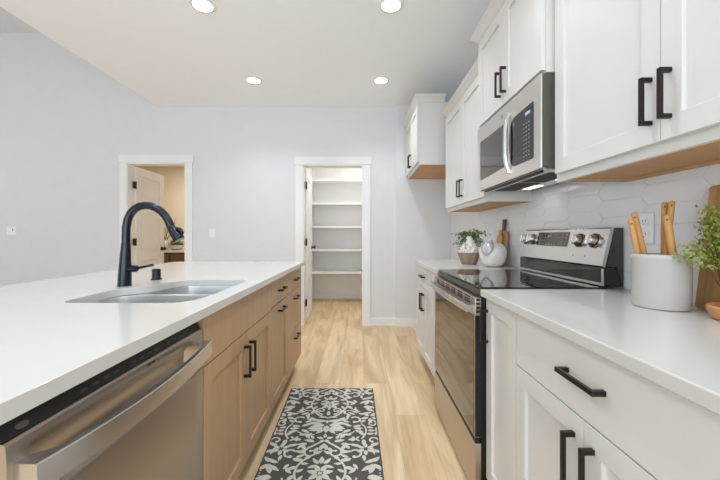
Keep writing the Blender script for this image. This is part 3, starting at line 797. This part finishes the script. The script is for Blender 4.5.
# ------------------------------------------------------------------ runner rug
def rug():
    xc, L, W = -.199, 1.55, .608; y1 = 2.458; hz = .007
    m = MB(); bm = m.bm
    def T(x, y, z):                       # x across from the middle, y from the far edge towards the room
        return (xc + x + .0165 * (y - .46), y1 - y, z)
    B = .008
    m.loft([[T(-W / 2, 0, .0005), T(W / 2, 0, .0005), T(W / 2, L, .0005), T(-W / 2, L, .0005)], [T(-W / 2, 0, hz - .002), T(W / 2, 0, hz - .002), T(W / 2, L, hz - .002), T(-W / 2, L, hz - .002)],
            [T(-W / 2 + .003, .003, hz), T(W / 2 - .003, .003, hz), T(W / 2 - .003, L - .003, hz), T(-W / 2 + .003, L - .003, hz)]], True)
    bm.faces.new([bm.verts.new(T(*p, hz)) for p in ((-W / 2 + .003, .003), (W / 2 - .003, .003), (W / 2 - .003, L - .003), (-W / 2 + .003, L - .003))])
    lay = [0]
    def poly(pts):
        # pts in rug plane, mirrored; clipped to the border
        for sg in (1, -1):
            q = [(sg * x, y) for x, y in pts]
            def clip(P, f):
                out = []
                for i in range(len(P)):
                    A, C = P[i - 1], P[i]; fa, fb = f(A), f(C)
                    if (fa >= 0) != (fb >= 0):
                        t = fa / (fa - fb); out.append((A[0] + (C[0] - A[0]) * t, A[1] + (C[1] - A[1]) * t))
                    if fb >= 0: out.append(C)
                return out
            e = W / 2 - B
            for f in (lambda P: P[0] + e, lambda P: e - P[0], lambda P: P[1] - .006, lambda P: L - .006 - P[1]):
                if q: q = clip(q, f)
            if len(q) < 3: continue
            lay[0] = (lay[0] + 1) % 30
            try: f = bm.faces.new([bm.verts.new(T(x, y, hz + .0006 + lay[0] * 2e-5)) for x, y in q]); f.material_index = 1
            except ValueError: pass
    def leaf(x, y, ang, ln, wd, curl=0):
        a = R(ang); up = []; dn = []
        for i in range(9):
            t = i / 8; w_ = .84 * wd / 2 * sin(pi * t ** .8) ** .8 if 0 < t < 1 else 0
            px = ln * t; py = curl * ln * t * t
            for lst, s_ in ((up, 1), (dn, -1)): lst.append((x + px * cos(a) - (py + s_ * w_) * sin(a), y + px * sin(a) + (py + s_ * w_) * cos(a)))
        for i in range(8): poly([up[i], up[i + 1], dn[i + 1], dn[i]] if 0 < i < 7 else ([up[0], up[1], dn[1]] if i == 0 else [up[7], up[8], dn[7]]))
    def stroke(pts, w0, w1):
        n = len(pts)
        ls, rs = [], []
        for i, (x, y) in enumerate(pts):
            a = pts[max(i - 1, 0)]; b = pts[min(i + 1, n - 1)]; dx, dy = b[0] - a[0], b[1] - a[1]; l = math.hypot(dx, dy) or 1
            w_ = (w0 + (w1 - w0) * i / (n - 1)) / 2
            ls.append((x - dy / l * w_, y + dx / l * w_)); rs.append((x + dy / l * w_, y - dx / l * w_))
        for i in range(n - 1): poly([ls[i], ls[i + 1], rs[i + 1], rs[i]])
    def dot(x, y, r): poly([(x + r * cos(2 * pi * k / 10), y + r * sin(2 * pi * k / 10)) for k in range(10)])
    def spiral(x, y, r0, r1, a0, a1, w0=.013, w1=.008, ball=True):
        n = 22; pts = []
        for i in range(n + 1):
            t = i / n; a = R(a0 + (a1 - a0) * t); r = r0 + (r1 - r0) * t; pts.append((x + r * cos(a), y + r * sin(a)))
        stroke(pts, w0, w1)
        if ball: dot(*pts[-1], w1 * .95)
    def flower(x, y, r, n=5, a0=90):
        for k in range(n): leaf(x + .2 * r * cos(R(a0 + 360 * k / n)), y + .2 * r * sin(R(a0 + 360 * k / n)), a0 + 360 * k / n, r * .85, r * .52)
    def bez(p0, p1, p2, n=14): return [((1 - t) ** 2 * p0[0] + 2 * t * (1 - t) * p1[0] + t * t * p2[0], (1 - t) ** 2 * p0[1] + 2 * t * (1 - t) * p1[1] + t * t * p2[1]) for t in [i / n for i in range(n + 1)]]
    per = .637
    for rep in (-1, 0, 1, 2):
        o_ = rep * per + .03
        # --- axis medallion
        flower(0, o_ + .215, .062, 7)
        dot(0, o_ + .215, .010)
        leaf(0, o_ + .150, -90, .055, .034); leaf(.012, o_ + .150, -40, .055, .026, -.2); leaf(.018, o_ + .165, 5, .050, .024, .2)
        stroke(bez((.0, o_ + .375), (.10, o_ + .33), (.078, o_ + .285)), .012, .013); spiral(.050, o_ + .285, .028, .010, 0, -330, .012, .009)
        leaf(0, o_ + .345, -90, .055, .030); leaf(.010, o_ + .36, 20, .050, .018, -.3)
        # arcs with leaves round the medallion
        spiral(0, o_ + .205, .122, .122, -52, 62, .010, .012, False)
        for a in (-40, -15, 12, 40): leaf(.122 * cos(R(a)), o_ + .205 + .122 * sin(R(a)), a + 25, .052, .028, .2)
        for a in (-30, 0, 30): leaf(.118 * cos(R(a)), o_ + .205 + .118 * sin(R(a)), a + 195, .040, .022, .2)
        # spread acanthus below the heart
        leaf(.0, o_ + .408, 6, .115, .034, -.35); leaf(.060, o_ + .400, -24, .066, .030, .25); leaf(.075, o_ + .418, 30, .055, .024, .2)
        leaf(.012, o_ + .450, 8, .105, .050, .28); leaf(.020, o_ + .478, 28, .085, .044, -.15); leaf(.0, o_ + .455, 90, .075, .044); leaf(.030, o_ + .435, -8, .10, .032, .2)
        leaf(.018, o_ + .490, 62, .060, .030, -.2)
        flower(0, o_ + .585, .046, 5, -90)
        # second scroll pair
        stroke(bez((.0, o_ + .600), (.055, o_ + .64), (.125, o_ + .70)), .011, .014)
        spiral(.062, o_ + .700, .040, .012, -60, 290, .013, .009)
        leaf(.055, o_ + .612, -28, .060, .030, .2); leaf(.092, o_ + .632, -6, .055, .028, .2); leaf(.062, o_ + .585, -60, .040, .022)
        leaf(.03, o_ + .66, 70, .05, .024)
        # C scrolls
        for yy in (.072, .392): spiral(.172, o_ + yy, .030, .026, -150, 105, .013, .012)
        # border garland
        flower(.262, o_ + .365, .058, 5, 90); leaf(.235, o_ + .40, 150, .045, .024); leaf(.225, o_ + .335, 205, .040, .022)
        spiral(.268, o_ + .432, .036, .010, -120, 260, .013, .009); leaf(.30, o_ + .47, 100, .05, .024)
        leaf(.205, o_ + .455, 160, .050, .026, .2); leaf(.215, o_ + .485, 172, .058, .028, .2); leaf(.218, o_ + .520, 185, .055, .028, .2); leaf(.23, o_ + .548, 200, .05, .026, .2)
        stroke(bez((.205, o_ + .435), (.262, o_ + .50), (.205, o_ + .585)), .009, .011)
        leaf(.238, o_ + .470, 15, .042, .024); leaf(.243, o_ + .505, 5, .044, .024); leaf(.236, o_ + .54, -8, .046, .024)
        leaf(.213, o_ + .590, 75, .055, .030, .2)
        spiral(.268, o_ + .600, .042, .012, 110, -240, .014, .010); leaf(.25, o_ + .655, 60, .065, .026, .2); leaf(.285, o_ + .55, -70, .045, .022)
        # tulip at the border
        leaf(.215, o_ + .140, -10, .085, .028, -.35); leaf(.255, o_ + .150, 95, .070, .040, .15); leaf(.262, o_ + .150, 55, .065, .030, -.2); leaf(.245, o_ + .160, 128, .060, .028, .2); leaf(.262, o_ + .135, -50, .05, .026)
        leaf(.225, o_ + .245, -12, .075, .044, .3); leaf(.24, o_ + .265, 20, .06, .034, .2); leaf(.275, o_ + .305, 150, .07, .026, .3)
        # far end bouquet
        flower(.225, o_ + .035, .050, 6, 30); leaf(.185, o_ + .01, 200, .05, .026); leaf(.262, o_ + .045, 20, .05, .028); leaf(.255, o_ + .01, -40, .045, .024); leaf(.21, o_ + .085, 70, .045, .024, .2)
        leaf(.045, o_ + .075, 200, .05, .026, .2); leaf(.06, o_ + .085, 60, .05, .026, -.2); leaf(.02, o_ + .045, 250, .06, .03); leaf(.09, o_ + .07, -30, .065, .026, .3); leaf(.10, o_ + .04, -70, .05, .026); leaf(.13, o_ + .02, 230, .05, .024); leaf(.15, o_ + .11, 160, .05, .024, .2)
        for q in range(6): dot(.288, o_ + .18 + q * .017, .004)
        for yy in (.065, .385): leaf(.135, o_ + yy + .035, 195, .050, .024, .2); leaf(.140, o_ + yy - .03, 235, .045, .022)
        leaf(.165, o_ + .26, 55, .060, .026, .2); leaf(.150, o_ + .30, 10, .055, .024, -.2); leaf(.172, o_ + .335, 200, .055, .022, .2)
        leaf(.120, o_ + .34, 75, .050, .024, .2); leaf(.11, o_ + .37, 150, .045, .020)
        stroke(bez((.115, o_ + .285), (.165, o_ + .30), (.175, o_ + .245)), .007, .009)
        leaf(.150, o_ + .46, 190, .055, .026, .3); leaf(.145, o_ + .50, 160, .060, .028, -.2); leaf(.150, o_ + .545, 175, .055, .024, .2)
        leaf(.11, o_ + .54, 110, .050, .026, .2); leaf(.08, o_ + .53, 60, .04, .022); stroke(bez((.06, o_ + .545), (.12, o_ + .56), (.165, o_ + .515)), .007, .009)
        leaf(.13, o_ + .595, -20, .055, .026, .2); leaf(.155, o_ + .635, 20, .05, .026); leaf(.17, o_ + .18, 120, .05, .024, .2); leaf(.16, o_ + .15, 60, .045, .022)
        flower(.172, o_ + .585, .030, 4, 45); leaf(0, o_ + .40, 90, .035, .022); leaf(.03, o_ + .335, -20, .035, .018)
        for q in range(6): dot(.288, o_ + .50 + q * .017 - .2, .004)
    o = m.build('runner_rug', [M['rug'], M['rugl']], recalc=False)
    tag(o, 'charcoal and ivory damask runner rug on the oak floor along the island', 'rug')
rug()

# ------------------------------------------------------------------ utensil crock and spoons
CX, CY, CZ = .961, 1.055, .914
t = thing('utensil_crock', 'white round ceramic crock holding the wooden spoons on the worktop', 'crock', (CX, CY, CZ))
MB().lathe([(0, .0005), (.068, .0005), (.0715, .003), (.0728, .010), (.0735, .151), (.0747, .154), (.0747, .166), (.0730, .1695), (.0700, .1695), (.068, .164), (.068, .012), (.062, .008), (0, .008)], (CX, CY, CZ), 56).build('pot', M['crock'], t, smooth=True)
MB().lathe([(.0734, .1505), (.0740, .1515), (.0740, .1530), (.0734, .1540)], (CX, CY, CZ), 56).build('rim_band', M['crock'], t, smooth=True)
def spoon(top, low, label, r0=.0085):
    A = Vector(top); B = Vector(low); t = thing('wooden_spoon', label, 'utensil', B, 'wooden spoons in the crock')
    d = (B - A).normalized()
    MB().tube([A, A + d * .004, A + d * .02, A + d * .09, B], [r0 * .55, r0 * .92, r0, r0 * 1.02, r0 * .75], 14).build('shaft', M['spoon'], t, smooth=True)
    c = A + d * .017; n = Vector((-c.x, -c.y, 0)).normalized(); n = (n - d * n.dot(d)).normalized()
    MB().tube([c + n * (r0 * .6), c + n * (r0 + .0006)], .0028, 10).build('hang_hole', M['stem'], t)
spoon(at(630.6, 218.5, 1.085), (.935, 1.075, .926), 'wooden spoon shaft leaning outermost to the oven side of the crock')
spoon(at(633.8, 212.3, 1.10), (.972, 1.085, .926), 'longer wooden spoon shaft just inside the outermost leaning one', .009)
spoon(at(664.8, 202, 1.095), (.995, 1.085, .926), 'upright wooden spoon shaft standing straight in the crock', .0085)
spoon(at(672.2, 201, 1.065), (.950, 1.045, .927), 'tallest wooden spoon shaft, tilted towards the fern', .0085)
spoon(at(666.2, 214.5, 1.030), (.985, 1.012, .926), 'thick wooden spoon shaft in front of the two upright ones', .0105)

# ------------------------------------------------------------------ big cutting board, fern in wooden bowl
def lean_board(name, label, x0, xt, y0, y1, h, th, material, rad, extra=None):
    dx, dz = xt - x0, math.sqrt(max(h * h - (xt - x0) ** 2, 0)); up = Vector((dx / h, 0, dz / h)); nx = Vector((dz / h, 0, -dx / h))
    lp = rounded([(y0, 0), (y1, 0), (y1, h), (y0, h)], rad, 6)
    base_ = Vector((x0, 0, .9148))
    m = MB(); m.prism([base_ + up * b + Vector((0, a, 0)) for a, b in lp], nx * th)
    lo = min(v.co.z for v in m.bm.verts)
    for v in m.bm.verts: v.co.z += .9146 - lo
    return tag(m.build(name, material, bev=.003), label, 'cutting board')
lean_board('cutting_board', 'tall dark wooden cutting board leaning on the tile beside the crock', 1.058, 1.106, .72, 1.045, .385, .019, M['board'], [.012, .012, .012, .012])
def fern():
    c = Vector((.999, .878, .914)); t = thing('potted_fern', 'green maidenhair fern in a turned wooden bowl beside the crock', 'plant', c)
    MB().lathe([(0, .0005), (.034, .0005), (.044, .006), (.054, .022), (.0555, .036), (.053, .040), (.049, .036), (.042, .03), (0, .03)], c, 40).build('bowl', M['bowlw'], t, smooth=True)
    MB().lathe([(0, .036), (.025, .035), (.047, .031), (.040, .0305), (0, .0305)], c, 24).build('soil', M['soil'], t, smooth=True)
    st = MB(); lf = MB(); rnd = random.Random(5)
    tips = [(676, 256, .965), (684, 246, .97), (694, 236, 1.0), (700, 250, .96), (703, 224, .97), (699, 226, 1.0), (709, 212, .98), (716, 208, .97), (722, 228, .93), (712, 236, .93), (730, 215, .93), (735, 240, .90), (742, 230, .88), (719, 218, 1.0), (706, 240, .98), (748, 205, .9), (760, 225, .86), (708, 206, .95), (713, 222, .98), (718, 206, 1.0), (711, 228, .93), (704, 234, .95), (716, 244, .95), (722, 250, .9), (690, 244, .98)]
    for u, v, Y in tips:
        e = at(u, v, Y); e.x = min(e.x, 1.052)
        b = c + Vector((rnd.uniform(-.02, .02), rnd.uniform(-.02, .02), .034)); mid = (b + e) / 2 + Vector((0, 0, .05 + .35 * abs(e.x - b.x))); mid.x = min(mid.x, 1.05)
        pts = [b * (1 - s) ** 2 + mid * 2 * s * (1 - s) + e * s * s for s in [i / 10 for i in range(11)]]
        st.tube(pts, [.0011 * (1 - .06 * i) for i in range(11)], 5)
        for i in range(5, 11):
            for q in range(6):
                p = pts[i] + Vector((rnd.gauss(0, .007), rnd.gauss(0, .008), rnd.gauss(0, .007)))
                if p.x > 1.058: p.x = 1.055
                if (p.x - .961) ** 2 + (p.y - 1.055) ** 2 < .0066: continue
                r = rnd.uniform(.0048, .0088); ax = Vector((rnd.gauss(0, 1), rnd.gauss(0, 1), rnd.gauss(0, .6))).normalized(); n = Vector((rnd.gauss(-.5, .7), rnd.gauss(-.7, .7), rnd.gauss(.7, .6))).normalized()
                if abs(ax.dot(n)) > .95: continue
                a = (ax - n * ax.dot(n)).normalized(); b2 = n.cross(a)
                fan = [p] + [p + a * (r * f * cos(R(g))) + b2 * (r * f * sin(R(g))) + n * (r * .12 * f) for g, f in ((-58, .95), (-38, 1.12), (-18, 1.0), (0, 1.14), (18, 1.0), (38, 1.12), (58, .95))]
                lf.face(fan)
    st.build('stems', M['stem'], t); lf.build('fronds', M['leaf'], t, recalc=False)
fern()

# ------------------------------------------------------------------ decor on the far worktop
def plant_bowl():
    c = at(469.5, 264, 2.66); c.z = .914; c.x = .878; c.y = 2.66
    t = thing('plant_bowl', 'low flared bowl with white pebbles and a trailing green plant', 'plant', c)
    MB().lathe([(0, .0005), (.058, .0005), (.062, .006), (.094, .088), (.096, .094), (.090, .094), (.084, .082), (0, .076)], c, 10).build('bowl', M['clay'], t, bev=.002)
    rnd = random.Random(3); m = MB()
    for k in range(520):
        z = rnd.random() ** .8 * .135; rr = .079 * (1 - z / .160); a = rnd.uniform(0, 2 * pi)
        p = c + Vector((rr * cos(a), rr * sin(a), .088 + z)); bmesh.ops.create_icosphere(m.bm, subdivisions=1, radius=rnd.uniform(.0065, .0095), matrix=__import__('mathutils').Matrix.Translation(p))
    m.lathe([(.070, .080), (.034, .150), (.006, .212), (0, .214)], c, 16)
    o = m.build('pebbles', M['bead'], t, smooth=True); o['kind'] = 'stuff'
    st = MB(); lf = MB()
    for k in range(84):
        a = rnd.uniform(0, 2 * pi); r1 = rnd.uniform(.06, .15); top = c + Vector((rnd.uniform(-.015, .055), rnd.uniform(-.02, .04), .215))
        e = c + Vector((.02 + r1 * cos(a), r1 * sin(a), rnd.uniform(.12, .25)))
        if sin(a) < -.25 and rnd.random() < .8: continue
        mid = (top + e) / 2 + Vector((0, 0, rnd.uniform(.02, .09)))
        pts = [top * (1 - s) ** 2 + mid * 2 * s * (1 - s) + e * s * s for s in [i / 8 for i in range(9)]]
        st.tube(pts, .0012, 4)
        for i in range(1, 9):
            for q in range(3):
                p = pts[i] + Vector((rnd.gauss(0, .008), rnd.gauss(0, .008), rnd.gauss(0, .008))); r = rnd.uniform(.005, .0085)
                n = Vector((rnd.gauss(0, 1), rnd.gauss(-.5, 1), rnd.gauss(.4, 1))).normalized(); ax = n.orthogonal().normalized(); b2 = n.cross(ax)
                lf.face([p + ax * (r * cos(g)) + b2 * (r * .7 * sin(g)) for g in [2 * pi * j / 7 for j in range(7)]])
    st.build('stems', M['leaf2'], t); lf.build('foliage', M['leaf2'], t, recalc=False)
plant_bowl()
def ornament():
    c = Vector((.978, 2.43, .914)); t = thing('ceramic_apple', 'white mottled ceramic apple ornament with silver leaf beside the plant bowl', 'ornament', c)
    lobes = lambda k, z: 1 + .022 * cos(5 * 2 * pi * k / 50) * (1 if z < .1 else .6)
    MB().lathe([(0, .014), (.02, .008), (.040, .0005), (.062, .008), (.083, .035), (.095, .075), (.097, .105), (.090, .138), (.074, .162), (.052, .174), (.032, .170), (.014, .155), (.006, .142), (0, .140)], c, 50, fn=lobes).build('body', M['ceram'], t, smooth=True)
    MB().tube([c + Vector((0, 0, .141)), c + Vector((-.004, -.004, .17)), c + Vector((-.012, -.008, .196))], [.006, .005, .0065], 10).build('stalk', M['ceramg'], t, smooth=True)
    pr = [(.170, .036), (.174, .052), (.162, .074), (.138, .090), (.105, .097), (.075, .095)]
    def surf(h, az):            # a point just outside the body, h 0..1 from the dimple down the side
        f = h * (len(pr) - 1); i = min(int(f), len(pr) - 2); f -= i
        z = pr[i][0] * (1 - f) + pr[i + 1][0] * f; r = pr[i][1] * (1 - f) + pr[i + 1][1] * f
        return c + Vector(((r + .006) * cos(az), (r + .006) * sin(az), z + .006))
    m = MB(); rows = []
    for i in range(13):
        s = i / 12; w_ = .55 * sin(pi * min(max(s, .03), .97)) ** .7
        rows.append([surf(s, R(222) + w_ * q) + (surf(s, R(222)) - c).normalized() * .007 * (1 - q * q) for q in (-1, -.5, 0, .5, 1)])
    m.loft(rows)
    o = m.build('leaf', M['ceramg'], t, smooth=True); so = o.modifiers.new('thick', 'SOLIDIFY'); so.thickness = .004
ornament()
def paddle(name, label, y, x0, xt, body_h, half, hand_h, hw, bm_, hm_, th=.014):
    h = body_h + hand_h; dx = xt - x0; dz = math.sqrt(h * h - dx * dx); up = Vector((dx / h, 0, dz / h)); nx = Vector((dz / h, 0, -dx / h)); b0 = Vector((x0, y, .9150))
    t = thing(name, label, 'cutting board', b0, 'paddle boards behind the ornament')
    lp = rounded([(-half, 0), (half, 0), (half, body_h), (hw, body_h + .012), (-hw, body_h + .012), (-half, body_h)], [.01, .01, .03, .005, .005, .03], 5)
    MB().prism([b0 + up * b + Vector((0, a, 0)) for a, b in lp], nx * th).build('blade', bm_, t, bev=.002)
    lp = rounded([(-hw, body_h + .0125), (hw, body_h + .0125), (hw * 1.5, h), (-hw * 1.5, h)], [0, 0, .016, .016], 5)
    MB().prism([b0 + up * b + Vector((0, a, 0)) for a, b in lp], nx * th).build('grip', hm_, t, bev=.002)
paddle('paddle_board', 'brown wooden paddle board with a dark tapered grip, leaning behind the ornament', 2.555, 1.085, 1.113, .255, .072, .10, .016, M['board'], M['dboard'])
paddle('paddle_board', 'pale bamboo board with short grip, in front of the dark gripped board', 2.57, 1.058, 1.090, .225, .045, .05, .014, M['lboard'], M['lboard'], .010)

# ------------------------------------------------------------------ bathroom vanity and plants
def bath():
    t = thing('vanity', 'dark wood vanity with white top in the bathroom beyond the open door', 'vanity', (-3.3, 6.35, 0))
    MB().box(-4.0, -2.5, 6.08, 6.66, .10, .83).build('body', M['vanity'], t); MB().box(-4.0, -2.5, 6.14, 6.66, 0, .10).build('toe_kick', M['black'], t)
    MB().box(-4.03, -2.47, 6.05, 6.69, .832, .872).build('vanity_top', M['quartz'], t, bev=.003)
    for x0 in (-3.99, -3.49, -2.99): MB().box(x0 + .005, x0 + .475, 6.062, 6.079, .12, .80).build('door', M['vanity'], t, bev=.002)
    rnd = random.Random(9)
    c = Vector((-3.50, 6.28, .8735)); p = thing('potted_plant', 'green leafy plant in a small white pot on the bathroom vanity', 'plant', c)
    MB().lathe([(0, .0005), (.07, .0005), (.115, .03), (.125, .09), (.118, .09), (.105, .07), (0, .07)], c, 28).build('pot', M['crock'], p, smooth=True)
    lf = MB()
    for k in range(150):
        a = rnd.uniform(0, 2 * pi); r = rnd.uniform(0, .13); q = c + Vector((r * cos(a), r * sin(a), .09 + rnd.uniform(.0, .16) * (1 - r / .2))); n = Vector((rnd.gauss(0, 1), rnd.gauss(-.6, 1), rnd.gauss(.6, 1))).normalized(); ax = n.orthogonal().normalized(); b2 = n.cross(ax); s = rnd.uniform(.018, .034)
        lf.face([q + ax * (s * cos(g)) + b2 * (s * .5 * sin(g)) for g in [2 * pi * j / 8 for j in range(8)]])
    lf.build('foliage', M['leaf2'], p, recalc=False)
    c = Vector((-3.78, 6.42, .8735)); v = thing('branch_vase', 'vase of bare brown twigs beside the bathroom plant', 'vase', c)
    MB().lathe([(0, .0005), (.045, .0005), (.07, .05), (.06, .12), (.03, .17), (.034, .19), (.026, .19), (.022, .16), (0, .15)], c, 28).build('vase', M['crock'], v, smooth=True)
    tw = MB(); lv = MB()
    for k in range(12):
        e = c + Vector((rnd.uniform(-.10, .30), rnd.uniform(-.12, .12), rnd.uniform(.40, .66))); b = c + Vector((0, 0, .16)); mid = (b + e) / 2 + Vector((rnd.uniform(-.06, .06), 0, .05))
        pts = [b * (1 - s) ** 2 + mid * 2 * s * (1 - s) + e * s * s for s in [i / 7 for i in range(8)]]; tw.tube(pts, .0028, 5)
        for i in range(3, 8):
            q = pts[i] + Vector((rnd.gauss(0, .015), rnd.gauss(0, .015), rnd.gauss(0, .015))); n = Vector((rnd.gauss(0, 1), -1, rnd.gauss(0, 1))).normalized(); ax = n.orthogonal().normalized(); b2 = n.cross(ax); s = rnd.uniform(.010, .02)
            lv.face([q + ax * (s * cos(g)) + b2 * (s * .6 * sin(g)) for g in [2 * pi * j / 7 for j in range(7)]])
    tw.build('twigs', M['stem'], v); lv.build('dried_leaves', M['board'], v, recalc=False)
bath()
